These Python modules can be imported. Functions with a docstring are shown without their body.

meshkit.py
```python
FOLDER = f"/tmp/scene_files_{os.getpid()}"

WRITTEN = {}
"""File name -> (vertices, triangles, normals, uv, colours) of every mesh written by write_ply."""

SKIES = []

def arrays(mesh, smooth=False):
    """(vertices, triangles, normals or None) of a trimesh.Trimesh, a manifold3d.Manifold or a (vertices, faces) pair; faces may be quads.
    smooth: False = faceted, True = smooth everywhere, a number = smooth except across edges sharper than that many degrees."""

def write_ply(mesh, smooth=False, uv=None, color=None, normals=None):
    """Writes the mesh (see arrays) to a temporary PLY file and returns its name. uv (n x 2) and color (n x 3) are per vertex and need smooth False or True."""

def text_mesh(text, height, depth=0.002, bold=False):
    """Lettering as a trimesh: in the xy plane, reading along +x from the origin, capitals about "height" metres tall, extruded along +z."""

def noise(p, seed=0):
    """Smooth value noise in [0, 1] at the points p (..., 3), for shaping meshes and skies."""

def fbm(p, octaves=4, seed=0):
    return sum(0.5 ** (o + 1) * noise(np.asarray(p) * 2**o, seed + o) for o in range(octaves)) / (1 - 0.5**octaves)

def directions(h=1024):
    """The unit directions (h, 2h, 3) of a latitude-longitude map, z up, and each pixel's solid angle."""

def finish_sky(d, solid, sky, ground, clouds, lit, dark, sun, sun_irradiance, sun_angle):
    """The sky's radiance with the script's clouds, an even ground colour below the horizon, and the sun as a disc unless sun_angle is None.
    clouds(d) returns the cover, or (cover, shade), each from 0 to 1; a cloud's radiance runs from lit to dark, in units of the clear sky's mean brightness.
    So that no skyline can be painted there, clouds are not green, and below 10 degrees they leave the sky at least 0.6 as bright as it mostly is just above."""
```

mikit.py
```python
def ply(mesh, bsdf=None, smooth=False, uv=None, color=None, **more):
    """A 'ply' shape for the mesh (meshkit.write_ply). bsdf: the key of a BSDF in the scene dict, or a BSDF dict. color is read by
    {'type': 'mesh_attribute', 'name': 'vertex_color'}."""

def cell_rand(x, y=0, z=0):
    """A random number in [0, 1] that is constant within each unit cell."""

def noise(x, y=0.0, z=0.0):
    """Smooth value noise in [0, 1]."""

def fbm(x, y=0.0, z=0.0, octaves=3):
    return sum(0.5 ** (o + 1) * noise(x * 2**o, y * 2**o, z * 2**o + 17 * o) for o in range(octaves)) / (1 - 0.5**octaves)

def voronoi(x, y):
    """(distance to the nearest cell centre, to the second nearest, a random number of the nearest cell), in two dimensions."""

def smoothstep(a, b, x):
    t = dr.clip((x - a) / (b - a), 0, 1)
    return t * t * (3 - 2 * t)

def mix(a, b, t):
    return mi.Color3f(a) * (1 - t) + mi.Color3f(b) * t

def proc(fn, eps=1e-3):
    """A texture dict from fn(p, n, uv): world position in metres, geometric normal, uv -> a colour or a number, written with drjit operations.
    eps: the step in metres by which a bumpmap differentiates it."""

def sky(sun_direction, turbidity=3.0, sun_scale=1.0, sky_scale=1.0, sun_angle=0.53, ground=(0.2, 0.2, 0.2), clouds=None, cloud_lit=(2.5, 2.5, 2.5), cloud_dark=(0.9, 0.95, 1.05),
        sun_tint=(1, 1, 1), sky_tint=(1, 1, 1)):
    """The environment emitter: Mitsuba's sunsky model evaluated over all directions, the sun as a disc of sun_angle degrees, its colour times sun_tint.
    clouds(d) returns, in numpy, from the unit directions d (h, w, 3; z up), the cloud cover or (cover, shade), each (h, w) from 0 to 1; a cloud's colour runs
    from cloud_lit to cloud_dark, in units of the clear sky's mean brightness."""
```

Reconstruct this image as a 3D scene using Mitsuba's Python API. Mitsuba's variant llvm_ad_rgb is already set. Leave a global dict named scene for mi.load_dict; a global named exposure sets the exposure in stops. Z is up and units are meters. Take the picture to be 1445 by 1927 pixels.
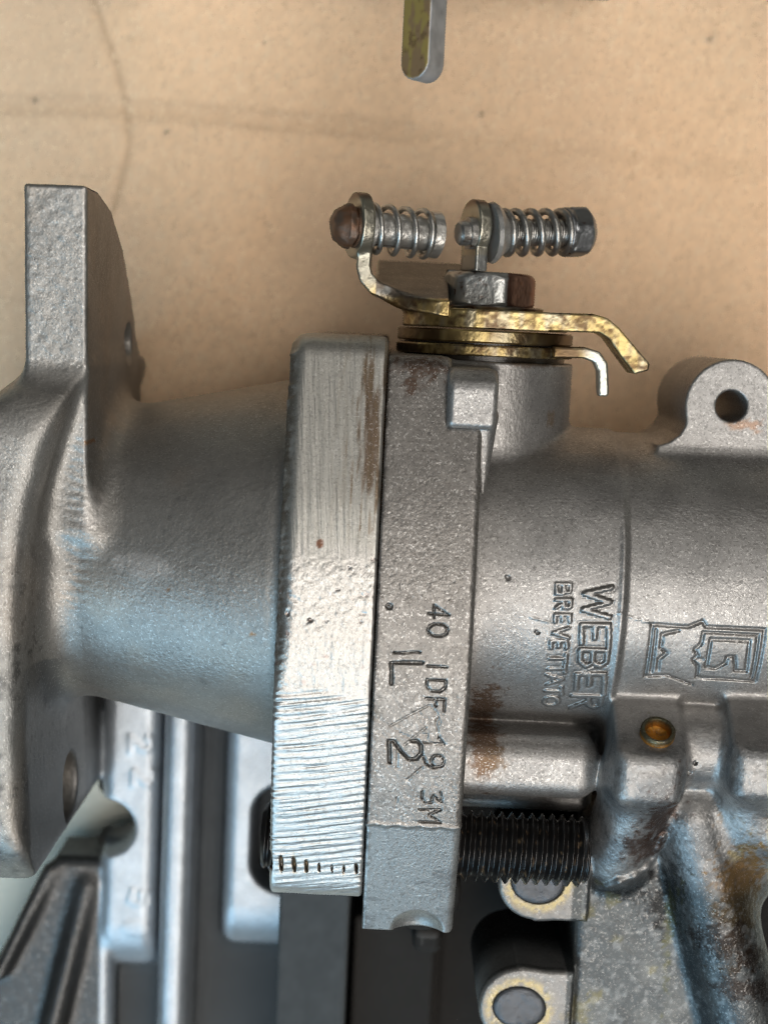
import math, numpy as np, trimesh, mitsuba as mi, drjit as dr, mikit, meshkit
from mikit import proc, noise, fbm, smoothstep, mix
from concurrent.futures import ThreadPoolExecutor
POOL = ThreadPoolExecutor(4)
T = mi.ScalarTransform4f
scene, labels = {}, {}
MM = 0.001
# ------------------------------------------------------------------ camera (all modelling below is in millimetres)
F, W0, H0 = 2800.0, 1445.0, 1927.0
CAM = np.array([0, 0, 270.0])
PITCH, ROLL = math.radians(7.0), math.radians(2.7)
R0, U0, BK = np.array([1, 0, 0.0]), np.array([0, math.cos(PITCH), -math.sin(PITCH)]), np.array([0, math.sin(PITCH), math.cos(PITCH)])
RT, UP = math.cos(ROLL) * R0 + math.sin(ROLL) * U0, -math.sin(ROLL) * R0 + math.cos(ROLL) * U0
scene['camera'] = {'type': 'thinlens', 'fov': math.degrees(2 * math.atan(W0 / 2 / F)), 'fov_axis': 'x', 'near_clip': 0.01, 'far_clip': 20.0,
                   'aperture_radius': 0.0016, 'focus_distance': 0.212,
                   'to_world': T().look_at(origin=(CAM * MM).tolist(), target=((CAM - 200 * BK) * MM).tolist(), up=UP.tolist())}
exposure = 0.12


# ------------------------------------------------------------------ light: two large windows on the near side and an added dim fill panel
def lamp(key, direction, dist, w, h, rgb, label):
    d = np.array(direction, float); d /= np.linalg.norm(d)
    o = np.array([0.0, -0.03, 0.05]) + d * dist
    scene[key] = {'type': 'rectangle', 'to_world': T().look_at(origin=o.tolist(), target=[0, -0.03, 0.05], up=[0.01, 0.02, 1]) @ T().scale([w / 2, h / 2, 1]),
                  'emitter': {'type': 'area', 'radiance': {'type': 'rgb', 'value': rgb}}}
    labels[key] = {'label': label, 'category': 'lamp', 'kind': 'structure'}


lamp('window_light', (0.18, -0.34, 1.0), 1.5, 1.2, 1.45, [4.2, 3.93, 3.62], 'large daylight window to the right of the bench')
lamp('window_light_001', (-0.50, -0.85, 0.75), 1.5, 1.2, 1.0, [1.6, 2.75, 3.6], 'large blue sky window to the left of the bench')
lamp('fill_panel', (0.25, 0.75, 1.0), 2.2, 2.0, 1.4, [0.95, 0.90, 0.83], 'dim broad fill panel added over the bench')  # added panel, lifts the sides turned away from the windows


# ------------------------------------------------------------------ helpers
def at(px, py, z):
    d = (px - W0 / 2) * RT + (H0 / 2 - py) * UP - F * BK
    return CAM + (z - CAM[2]) / d[2] * d


def put(key, mesh, bsdf, color=None, smooth=35, normals=None, kind=None):
    """mesh in mm -> scene entry"""
    if hasattr(mesh, 'vertices'):
        v, f = np.array(mesh.vertices) * MM, np.array(mesh.faces)
    else:
        v, f = np.asarray(mesh[0]) * MM, np.asarray(mesh[1])
    if normals is not None:
        scene[key] = {'type': 'ply', 'filename': meshkit.write_ply((v, f), False, None, color, normals=normals), 'face_normals': False, 'bsdf': {'type': 'ref', 'id': bsdf}}
    elif color is not None:
        m = trimesh.Trimesh(v, f, process=False)
        if smooth is not True and smooth is not False:
            m = trimesh.graph.smooth_shade(m, angle=math.radians(smooth), facet_minarea=None)
        c = color(np.array(m.vertices) / MM) if callable(color) else color
        scene[key] = mikit.ply(m, bsdf, smooth=True if smooth else False, color=c)
    else:
        scene[key] = mikit.ply((v, f), bsdf, smooth=smooth)
    if kind:
        labels.setdefault(key, {})['kind'] = kind


def nz(p, freq, seed=0, octaves=3):
    return meshkit.fbm(np.asarray(p) * freq, octaves, seed)


def sst(a, b, x):
    t = np.clip((x - a) / (b - a), 0, 1)
    return t * t * (3 - 2 * t)


def lerp(c, d, t):
    return c * (1 - t[:, None]) + np.asarray(d) * t[:, None]


def blob(p, c, r):
    return np.exp(-(((p - np.asarray(c)) / np.asarray(r, float)) ** 2).sum(-1))


# signed distances, p is (n, 3)
def s_box(p, c, h, r=0.0):
    q = np.abs(p - np.asarray(c, float)) - (np.asarray(h, float) - r)
    return np.sqrt((np.maximum(q, 0) ** 2).sum(-1)) + np.minimum(q.max(-1), 0) - r


def s_rng(p, lo, hi, r=0.0):
    lo, hi = np.asarray(lo, float), np.asarray(hi, float)
    return s_box(p, (lo + hi) / 2, (hi - lo) / 2, r)


def s_cyl(p, a, b, r, rd=0.0):
    a, b = np.asarray(a, float), np.asarray(b, float)
    L = np.linalg.norm(b - a); u = (b - a) / L
    q = p - (a + b) / 2
    t = q @ u
    rho = np.sqrt(np.maximum((q * q).sum(-1) - t * t, 0))
    x, y = rho - (r - rd), np.abs(t) - (L / 2 - rd)
    return np.sqrt(np.maximum(x, 0) ** 2 + np.maximum(y, 0) ** 2) + np.minimum(np.maximum(x, y), 0) - rd


def s_cap(p, a, b, ra, rb):
    a, b = np.asarray(a, float), np.asarray(b, float)
    u = b - a
    t = np.clip(((p - a) @ u) / (u @ u), 0, 1)
    return np.sqrt(((p - a - t[:, None] * u) ** 2).sum(-1)) - (ra + (rb - ra) * t)


def s_sph(p, c, r):
    return np.sqrt(((p - np.asarray(c, float)) ** 2).sum(-1)) - r


def s_ell(p, c, r):
    r = np.asarray(r, float)
    q = (p - np.asarray(c, float)) / r
    k = np.sqrt((q * q).sum(-1))
    return (k - 1) * r.min()


def d_poly(x, y, poly):
    """2-D signed distance to a closed polygon"""
    P = np.asarray(poly, float)
    d = np.full(x.shape, 1e9); s = np.zeros(x.shape, bool)
    for (ax, ay), (bx, by) in zip(P, np.roll(P, -1, 0)):
        ex, ey = bx - ax, by - ay
        t = np.clip(((x - ax) * ex + (y - ay) * ey) / (ex * ex + ey * ey + 1e-12), 0, 1)
        d = np.minimum(d, (x - ax - t * ex) ** 2 + (y - ay - t * ey) ** 2)
        cond = ((ay <= y) & (by > y)) | ((by <= y) & (ay > y))
        s ^= cond & (x < ax + (y - ay) * ex / (ey if ey else 1e-12))
    return np.where(s, -1, 1) * np.sqrt(d)


def s_ext(d2, t, lo, hi, rd=0.0):
    x, y = d2 + rd, np.abs(t - (lo + hi) / 2) - (hi - lo) / 2 + rd
    return np.sqrt(np.maximum(x, 0) ** 2 + np.maximum(y, 0) ** 2) + np.minimum(np.maximum(x, y), 0) - rd


def smin(a, b, k):
    h = np.maximum(k - np.abs(a - b), 0) / k
    return np.minimum(a, b) - h * h * k * 0.25


def smax(a, b, k):
    return -smin(-a, -b, k)


def d_strokes(x, y, segs):
    d = np.full(x.shape, 1e9)
    for ax, ay, bx, by in segs:
        m = (x > min(ax, bx) - 2) & (x < max(ax, bx) + 2) & (y > min(ay, by) - 2) & (y < max(ay, by) + 2)
        if not m.any():
            continue
        ex, ey = bx - ax, by - ay
        X, Y = x[m], y[m]
        t = np.clip(((X - ax) * ex + (Y - ay) * ey) / (ex * ex + ey * ey + 1e-12), 0, 1)
        d[m] = np.minimum(d[m], np.hypot(X - ax - t * ex, Y - ay - t * ey))
    return d


def pmap(f, p, n=24000):
    """f over chunks of points, in threads (numpy frees the lock)"""
    if len(p) <= n:
        return f(p)
    return np.concatenate(list(POOL.map(f, [p[k:k + n] for k in range(0, len(p), n)])))


def sdf_mesh(f_, lo, hi, h, newton=2):
    """naive surface nets over the narrow band of f, then pulled on to the surface: vertices, triangles, normals"""
    f = lambda p: pmap(f_, p)
    lo, hi = np.asarray(lo, float), np.asarray(hi, float)
    B = 8
    nb = np.ceil((hi - lo) / (h * B)).astype(int)
    n = nb * B + 1
    bi = np.stack(np.meshgrid(*[np.arange(k) for k in nb], indexing='ij'), -1).reshape(-1, 3)
    dc = f(lo + (bi + 0.5) * B * h)
    G = np.repeat(np.repeat(np.repeat(np.where(dc < 0, -9, 9).astype(np.float32).reshape(nb), B, 0), B, 1), B, 2)
    G = np.pad(G, ((0, 1),) * 3, mode='edge')
    keep = bi[np.abs(dc) < B * h * 0.87 * 1.15 + 0.3]
    o = np.stack(np.meshgrid(*[np.arange(B + 1)] * 3, indexing='ij'), -1).reshape(-1, 3)
    for s in range(0, len(keep), 1400):
        idx = (keep[s:s + 1400, None] * B + o[None]).reshape(-1, 3)
        G[idx[:, 0], idx[:, 1], idx[:, 2]] = f(lo + idx * h)
    neg = G < 0
    st = np.array([n[1] * n[2], n[2], 1])
    cells, pts, quads = [], [], []
    for ax in range(3):
        a = [slice(None)] * 3; b = [slice(None)] * 3
        a[ax], b[ax] = slice(0, -1), slice(1, None)
        cr = neg[tuple(a)] != neg[tuple(b)]
        e = np.argwhere(cr)
        g0 = G[e[:, 0], e[:, 1], e[:, 2]]
        e1 = e.copy(); e1[:, ax] += 1
        g1 = G[e1[:, 0], e1[:, 1], e1[:, 2]]
        p = e.astype(float); p[:, ax] += g0 / (g0 - g1)
        u, w = (ax + 1) % 3, (ax + 2) % 3
        q = []
        for du, dw in ((-1, -1), (0, -1), (0, 0), (-1, 0)):
            c = e.copy(); c[:, u] += du; c[:, w] += dw
            q.append(c); cells.append(c); pts.append(p)
        Q = np.stack([c @ st for c in q], 1)
        Q[g0 >= 0] = Q[g0 >= 0][:, ::-1]
        ok = np.all([(c >= 0).all(1) for c in q], 0)
        quads.append(Q[ok])
    key = np.vstack(cells) @ st
    uq, inv = np.unique(key, return_inverse=True)
    cnt = np.bincount(inv)
    P_ = np.vstack(pts)
    v = np.stack([np.bincount(inv, P_[:, k]) / cnt for k in range(3)], 1) * h + lo
    q = np.searchsorted(uq, np.vstack(quads))
    tet = np.array([[1, -1, -1], [-1, -1, 1], [-1, 1, -1], [1, 1, 1.0]])

    def grad(p, e):
        g = sum(k * f(p + k * e)[:, None] for k in tet)
        return g / (np.linalg.norm(g, axis=1, keepdims=True) + 1e-12)
    for _ in range(newton):
        g = grad(v, 0.2 * h)
        v = v - np.clip(f(v), -0.5 * h, 0.5 * h)[:, None] * g
    nrm = grad(v, 0.4 * h)
    tri = np.vstack([q[:, [0, 1, 2]], q[:, [0, 2, 3]]])
    return v, tri, nrm


def put_split(prefix, names, prims, f, lo, hi, h, bsdf, color):
    """one casting as named parts: every triangle goes to the part whose own shape lies nearest"""
    v, tri, nrm = sdf_mesh(f, lo, hi, h)
    col = np.clip(pmap(lambda q: color(q[:, :3], q[:, 3:]), np.hstack([v, nrm])), 0, 1)
    lab = pmap(lambda q: np.argmin(np.stack(prims(q), 1), 1), v)
    tl = lab[tri[:, 0]]
    for k, name in enumerate(names):
        t = tri[tl == k]
        if len(t) < 4:
            continue
        u, inv = np.unique(t, return_inverse=True)
        key = f'{prefix}__{name}'
        put(key, (v[u], inv.reshape(-1, 3)), bsdf if isinstance(bsdf, str) else bsdf.get(name, bsdf['*']), color=col[u], normals=nrm[u])


def lathe(profile, a, b, seg=48):
    """(t, r) pairs revolved about the line a -> b; t in mm from a"""
    a, b = np.asarray(a, float), np.asarray(b, float)
    u = (b - a) / np.linalg.norm(b - a)
    w = np.cross(u, [0, 0, 1] if abs(u[2]) < 0.8 else [1, 0, 0]); w /= np.linalg.norm(w)
    x = np.cross(u, w)
    th = np.arange(seg) * 2 * np.pi / seg
    ring = np.cos(th)[:, None] * w + np.sin(th)[:, None] * x
    v = np.vstack([a + u * t + ring * r for t, r in profile])
    k, i = np.meshgrid(np.arange(len(profile) - 1), np.arange(seg), indexing='ij')
    j = (i + 1) % seg
    q = np.stack([k * seg + i, k * seg + j, (k + 1) * seg + j, (k + 1) * seg + i], -1).reshape(-1, 4)
    fs = np.vstack([q[:, [0, 2, 1]], q[:, [0, 3, 2]]])
    m = trimesh.Trimesh(v, fs, process=False)
    if m.volume < 0:
        m.invert()
    return m


def tube(pts, r, seg=12):
    p = np.asarray(pts, float)
    t = np.gradient(p, axis=0); t /= np.linalg.norm(t, axis=1, keepdims=True)
    n0 = np.cross(t[0], [0, 0, 1.0] if abs(t[0][2]) < 0.9 else [1.0, 0, 0]); n0 /= np.linalg.norm(n0)
    N = [n0]
    for k in range(1, len(p)):
        m = N[-1] - t[k] * (N[-1] @ t[k]); N.append(m / np.linalg.norm(m))
    N = np.array(N); Bn = np.cross(t, N)
    rr = np.full(len(p), r); rr[0] = rr[-1] = 0.02
    th = np.arange(seg) * 2 * np.pi / seg
    v = (p[:, None] + rr[:, None, None] * (np.cos(th)[None, :, None] * N[:, None] + np.sin(th)[None, :, None] * Bn[:, None])).reshape(-1, 3)
    k, i = np.meshgrid(np.arange(len(p) - 1), np.arange(seg), indexing='ij')
    j = (i + 1) % seg
    q = np.stack([k * seg + i, k * seg + j, (k + 1) * seg + j, (k + 1) * seg + i], -1).reshape(-1, 4)
    m = trimesh.Trimesh(v, np.vstack([q[:, [0, 1, 2]], q[:, [0, 2, 3]]]), process=False)
    if m.volume < 0:
        m.invert()
    return m


def spring(a, b, radius, wire, turns, phase=0.0, dead=0.8):
    a, b = np.asarray(a, float), np.asarray(b, float)
    L = np.linalg.norm(b - a); u = (b - a) / L
    w = np.cross(u, [0, 0, 1.0]); w /= np.linalg.norm(w); x = np.cross(u, w)
    n = int(40 * (turns + 2 * dead))
    s = np.linspace(0, turns + 2 * dead, n)
    # end coils lie close, the middle coils are open
    t = np.where(s < dead, s * wire * 2.0, np.where(s > dead + turns, L - (turns + 2 * dead - s) * wire * 2.0,
                 dead * wire * 2.0 + (s - dead) / turns * (L - 4.0 * dead * wire)))
    ang = phase + s * 2 * np.pi
    return tube(a + u * t[:, None] + radius * (np.cos(ang)[:, None] * w + np.sin(ang)[:, None] * x), wire, 10)


def threaded(a, b, r, pitch, depth, seg=72, per=8, cham=0.8):
    """a real helical thread with chamfered ends"""
    a, b = np.asarray(a, float), np.asarray(b, float)
    L = np.linalg.norm(b - a); u = (b - a) / L
    w = np.cross(u, [0, 0, 1.0]); w /= np.linalg.norm(w); x = np.cross(u, w)
    t = np.linspace(0, L, int(L / pitch * per) + 1)
    th = np.arange(seg) * 2 * np.pi / seg
    ph = (t[:, None] / pitch + th[None] / (2 * np.pi)) % 1
    tri_ = np.abs(ph * 2 - 1)
    rr = r - depth * (1 - np.clip((tri_ - 0.08) / 0.84, 0, 1))
    env = r - np.clip(cham - np.minimum(t, L - t), 0, None)
    rr = np.minimum(rr, env[:, None])
    v = (a + u * t[:, None])[:, None] + rr[..., None] * (np.cos(th)[None, :, None] * w + np.sin(th)[None, :, None] * x)
    v = np.vstack([v.reshape(-1, 3), [a], [b]])
    k, i = np.meshgrid(np.arange(len(t) - 1), np.arange(seg), indexing='ij'); j = (i + 1) % seg
    q = np.stack([k * seg + i, k * seg + j, (k + 1) * seg + j, (k + 1) * seg + i], -1).reshape(-1, 4)
    i = np.arange(seg); j = (i + 1) % seg; e = (len(t) - 1) * seg
    caps = np.vstack([np.stack([j, i, np.full(seg, len(v) - 2)], 1), np.stack([e + i, e + j, np.full(seg, len(v) - 1)], 1)])
    m = trimesh.Trimesh(v, np.vstack([q[:, [0, 1, 2]], q[:, [0, 2, 3]], caps]), process=False)
    if m.volume < 0:
        m.invert()
    return m


def circle(cx, cy, rx, ry, a0=0, a1=360, n=18):
    t = np.radians(np.linspace(a0, a1, n))
    return [(cx + rx * math.cos(k), cy + ry * math.sin(k)) for k in t]


# ------------------------------------------------------------------ materials
def grain(s1, a1, s2, a2):
    return lambda p, n, uv: a1 * fbm(p.x * s1, p.y * s1, p.z * s1, 3) + a2 * noise(p.x * s2, p.y * s2, p.z * s2)


VC = {'type': 'mesh_attribute', 'name': 'vertex_color'}


def specks(s, lo, hi, most, off):
    return proc(lambda p, n, uv: most * smoothstep(lo, hi, 0.6 * noise(p.x * s + off, p.y * s, p.z * s) + 0.4 * noise(p.x * s * 2.1, p.y * s * 2.1 + off, p.z * s * 2.1)))


def metal(key, rough, metallic=0.8, bump=None, eps=6e-5, spec=0.5, color=VC, sand=0.0):
    d = {'type': 'principled', 'base_color': color, 'roughness': rough, 'metallic': metallic, 'specular': spec}
    if sand:
        # the sand-cast skin: fine bright grains and fine dark pits
        d = {'type': 'blendbsdf', 'weight': specks(4300.0, 0.56, 0.80, sand, 3.0), 'a': d, 'b': {'type': 'principled', 'base_color': {'type': 'rgb', 'value': [0.72, 0.71, 0.69]}, 'roughness': 0.35, 'metallic': 0.9}}
        d = {'type': 'blendbsdf', 'weight': specks(3600.0, 0.54, 0.74, min(1.0, 1.1 * sand), 11.0), 'a': d, 'b': {'type': 'principled', 'base_color': {'type': 'rgb', 'value': [0.06, 0.056, 0.05]}, 'roughness': 0.6, 'metallic': 0.3}}
    if bump is not None:
        d = {'type': 'bumpmap', 'arbitrary': proc(bump, eps), 'scale': 1.0, 'bsdf': d}
    scene[key] = {'type': 'twosided', 'bsdf': d}


metal('cast_rough', 0.44, 0.76, grain(2600.0, 0.5e-4, 5600.0, 0.2e-4), sand=0.33)
metal('cast_dirty', 0.44, 0.72, grain(1500.0, 0.9e-4, 4200.0, 0.25e-4), sand=0.14)
metal('cast_smooth', 0.44, 0.74, grain(2000.0, 0.5e-4, 4600.0, 0.2e-4), sand=0.20)


def filed(p, n, uv):
    """upright scratches above, cast grain in the middle, strokes along the ridges below"""
    up, low = smoothstep(-0.0330, -0.0300, p.y), smoothstep(-0.0490, -0.0520, p.y)
    q = p.y - 0.17 * p.x
    a = 0.38e-4 * noise(p.x * 5200.0 + p.y * 500.0, p.y * 260.0, p.z * 200.0) + 0.3e-4 * noise(p.x * 2300.0 + p.y * 150.0, p.y * 120.0)
    b = 0.8e-4 * fbm(p.x * 2300.0, p.y * 2000.0, p.z * 800.0, 2)
    c = 0.5e-4 * noise(p.x * 260.0, q * 4200.0, 3.0) + 0.25e-4 * noise(p.x * 1500.0, q * 2500.0, 7.0)
    return a * up + c * low + b * (1 - up) * (1 - low)


metal('filed_metal', 0.42, 0.80, filed, sand=0.25)
metal('recess_shade', 0.75, 0.0, grain(1500.0, 1.0e-4, 4000.0, 0.2e-4), spec=0.12)  # dull near-black coat that paints in the shade of deep parts
metal('plated_metal', 0.34, 0.9, grain(1800.0, 0.7e-4, 5000.0, 0.1e-4))
metal('black_steel', 0.24, 0.1, grain(3000.0, 0.2e-4, 6000.0, 0.1e-4))
metal('worn_plate', 0.45, 0.45, grain(1800.0, 0.6e-4, 5000.0, 0.1e-4))
metal('soft_lead', 0.5, 0.4, grain(1200.0, 2.0e-4, 4000.0, 0.2e-4))
scene['cardboard_paper'] = {'type': 'twosided', 'bsdf': {'type': 'bumpmap', 'scale': 1.0, 'arbitrary': proc(grain(1400.0, 0.6e-4, 500.0, 0.6e-4), 8e-5), 'bsdf': {
    'type': 'blendbsdf', 'weight': specks(1500.0, 0.55, 0.80, 0.42, 5.0),
    'a': {'type': 'blendbsdf', 'weight': specks(2000.0, 0.60, 0.82, 0.30, 9.0),
          'a': {'type': 'principled', 'base_color': VC, 'roughness': 0.62, 'specular': 0.35},
          'b': {'type': 'principled', 'base_color': {'type': 'rgb', 'value': [0.42, 0.26, 0.15]}, 'roughness': 0.7, 'specular': 0.3}},
    'b': {'type': 'principled', 'base_color': {'type': 'rgb', 'value': [0.86, 0.67, 0.46]}, 'roughness': 0.45, 'specular': 0.5}}}}
scene['table_paint'] = {'type': 'twosided', 'bsdf': {'type': 'principled', 'base_color': proc(lambda p, n, uv: mix((0.50, 0.52, 0.45), (0.58, 0.59, 0.52), fbm(p.x * 60.0, p.y * 60.0, 0.0, 3))), 'roughness': 0.5}}

# ------------------------------------------------------------------ setting: cardboard sheet on a pale bench top
scene['bench_top'] = mikit.ply(trimesh.creation.box(extents=[1.2, 1.2, 0.03], transform=trimesh.transformations.translation_matrix([0, 0, -0.0195])), 'table_paint', smooth=False)
labels['bench_top'] = {'label': 'pale grey green bench top showing past the end of the cardboard', 'category': 'bench', 'kind': 'structure'}


def seg_d(x, y, pts):
    return d_strokes_far(x, y, [(*a, *b) for a, b in zip(pts[:-1], pts[1:])])


def d_strokes_far(x, y, segs):
    d = np.full(x.shape, 1e9)
    for ax, ay, bx, by in segs:
        ex, ey = bx - ax, by - ay
        t = np.clip(((x - ax) * ex + (y - ay) * ey) / (ex * ex + ey * ey), 0, 1)
        d = np.minimum(d, np.hypot(x - ax - t * ex, y - ay - t * ey))
    return d


gx, gy = np.meshgrid(np.arange(-130, 140.01, 0.6), np.arange(-60, 150.01, 0.6), indexing='ij')
pp = lambda l: [tuple(at(a, b, 0)[:2]) for a, b in l]
cr1 = seg_d(gx, gy, pp([(150, -60), (180, 10), (222, 130), (242, 235), (243, 275), (215, 385), (150, 520)]))
cr2 = seg_d(gx, gy, pp([(-80, 195), (120, 196), (255, 203), (700, 240), (1000, 272), (1300, 310), (1600, 330)]))
side = np.where(gy > np.interp(gx, [-70, 78], [33, 24]), 1, -1)
gz = -0.28 * np.exp(-(cr1 / 0.9) ** 2) - 0.16 * np.exp(-(cr2 / 1.5) ** 2) * np.where(gx < 5, 1, 0.45)
gp = np.stack([gx, gy, 0 * gx], -1)
gz = gz + 0.9 * (nz(gp, 0.018, 5, 2) - 0.5) + 0.12 * (nz(gp, 0.12, 8, 2) - 0.5) - 0.3
nx_, ny_ = gx.shape
i, j = np.meshgrid(np.arange(nx_ - 1), np.arange(ny_ - 1), indexing='ij')
quad = np.stack([i * ny_ + j, (i + 1) * ny_ + j, (i + 1) * ny_ + j + 1, i * ny_ + j + 1], -1).reshape(-1, 4)
top = np.stack([gx, gy, gz], -1).reshape(-1, 3)
bot = top.copy(); bot[:, 2] = -3.4
rim = np.concatenate([np.arange(nx_) * ny_, (nx_ - 1) * ny_ + np.arange(1, ny_), np.arange(nx_ - 2, -1, -1) * ny_ + ny_ - 1, np.arange(ny_ - 2, 0, -1)])
rn = np.roll(rim, -1); NV = len(top)
fs = np.vstack([quad[:, [0, 1, 2]], quad[:, [0, 2, 3]], np.stack([rim, rim + NV, rn], 1), np.stack([rn, rim + NV, rn + NV], 1)])
cp = top.copy(); cp[:, 2] = 0
cc = np.tile([0.76, 0.53, 0.338], (len(top), 1))
g1 = nz(cp, 0.9, 3, 3)
cc = cc * (0.88 + 0.24 * g1)[:, None]
cc = lerp(cc, [0.76, 0.58, 0.40], 0.40 * sst(0.62, 0.80, nz(cp * [1, 0.6, 1], 1.1, 12, 2)))
cc = lerp(cc, [0.48, 0.32, 0.19], 0.3 * sst(0.70, 0.86, nz(cp, 0.8, 21, 2)))
cc = lerp(cc, [0.62, 0.46, 0.32], 0.4 * sst(0.5, 0.75, nz(cp, 0.03, 31, 3)))
c1, c2 = cr1.reshape(-1), cr2.reshape(-1)
cc = lerp(cc, [0.30, 0.185, 0.10], 0.42 * np.exp(-(c1 / 0.6) ** 2) + 0.20 * np.exp(-((c2 - 1.5) / 0.7) ** 2) * (cp[:, 0] < 2))
cc = lerp(cc, [0.40, 0.26, 0.15], 0.16 * np.exp(-(c2 / 1.6) ** 2))
for (a, b), r in [((65, 187), 0.5), ((313, 247), 0.4), ((905, 213), 0.5), ((1336, 72), 0.5), ((495, 80), 0.3)]:
    q = at(a, b, 0)
    cc = lerp(cc, [0.10, 0.07, 0.05], 0.8 * np.exp(-(np.hypot(cp[:, 0] - q[0], cp[:, 1] - q[1]) / r) ** 2))
m = trimesh.Trimesh(np.vstack([top, bot]), fs, process=False)
put('cardboard', m, 'cardboard_paper', color=np.clip(np.vstack([cc, cc * 0.8]), 0, 1), smooth=True)
labels['cardboard'] = {'label': 'creased sheet of brown cardboard that everything lies on', 'category': 'cardboard', 'kind': 'structure'}

# ------------------------------------------------------------------ the carburettor
CARB, MANI = 'carburettor', 'intake_manifold'
YC, ZC = -37.0, 38.0
labels[CARB] = {'label': 'grey cast carburettor with stamped flange and throttle lever, right of the pipe', 'category': 'carburettor'}
labels[MANI] = {'label': 'grey cast intake manifold with a filed flange and tapering round pipe, left of the carburettor', 'category': 'manifold'}
GREY = np.array([0.275, 0.268, 0.26])

# stamped characters of the flange, strokes read off the photograph (tops to the right)
ZS, ZX, ZY = 3.8545, 690, 1100


def stamp(polys, z=69.0):
    out = []
    for poly in polys:
        q = [at(ZX + a / ZS, ZY + b / ZS, z if b < 1000 else z - 1.2 * (b - 1000) / 600) for a, b in poly]
        out += [(a[0], a[1], b[0], b[1]) for a, b in zip(q[:-1], q[1:])]
    return out


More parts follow.
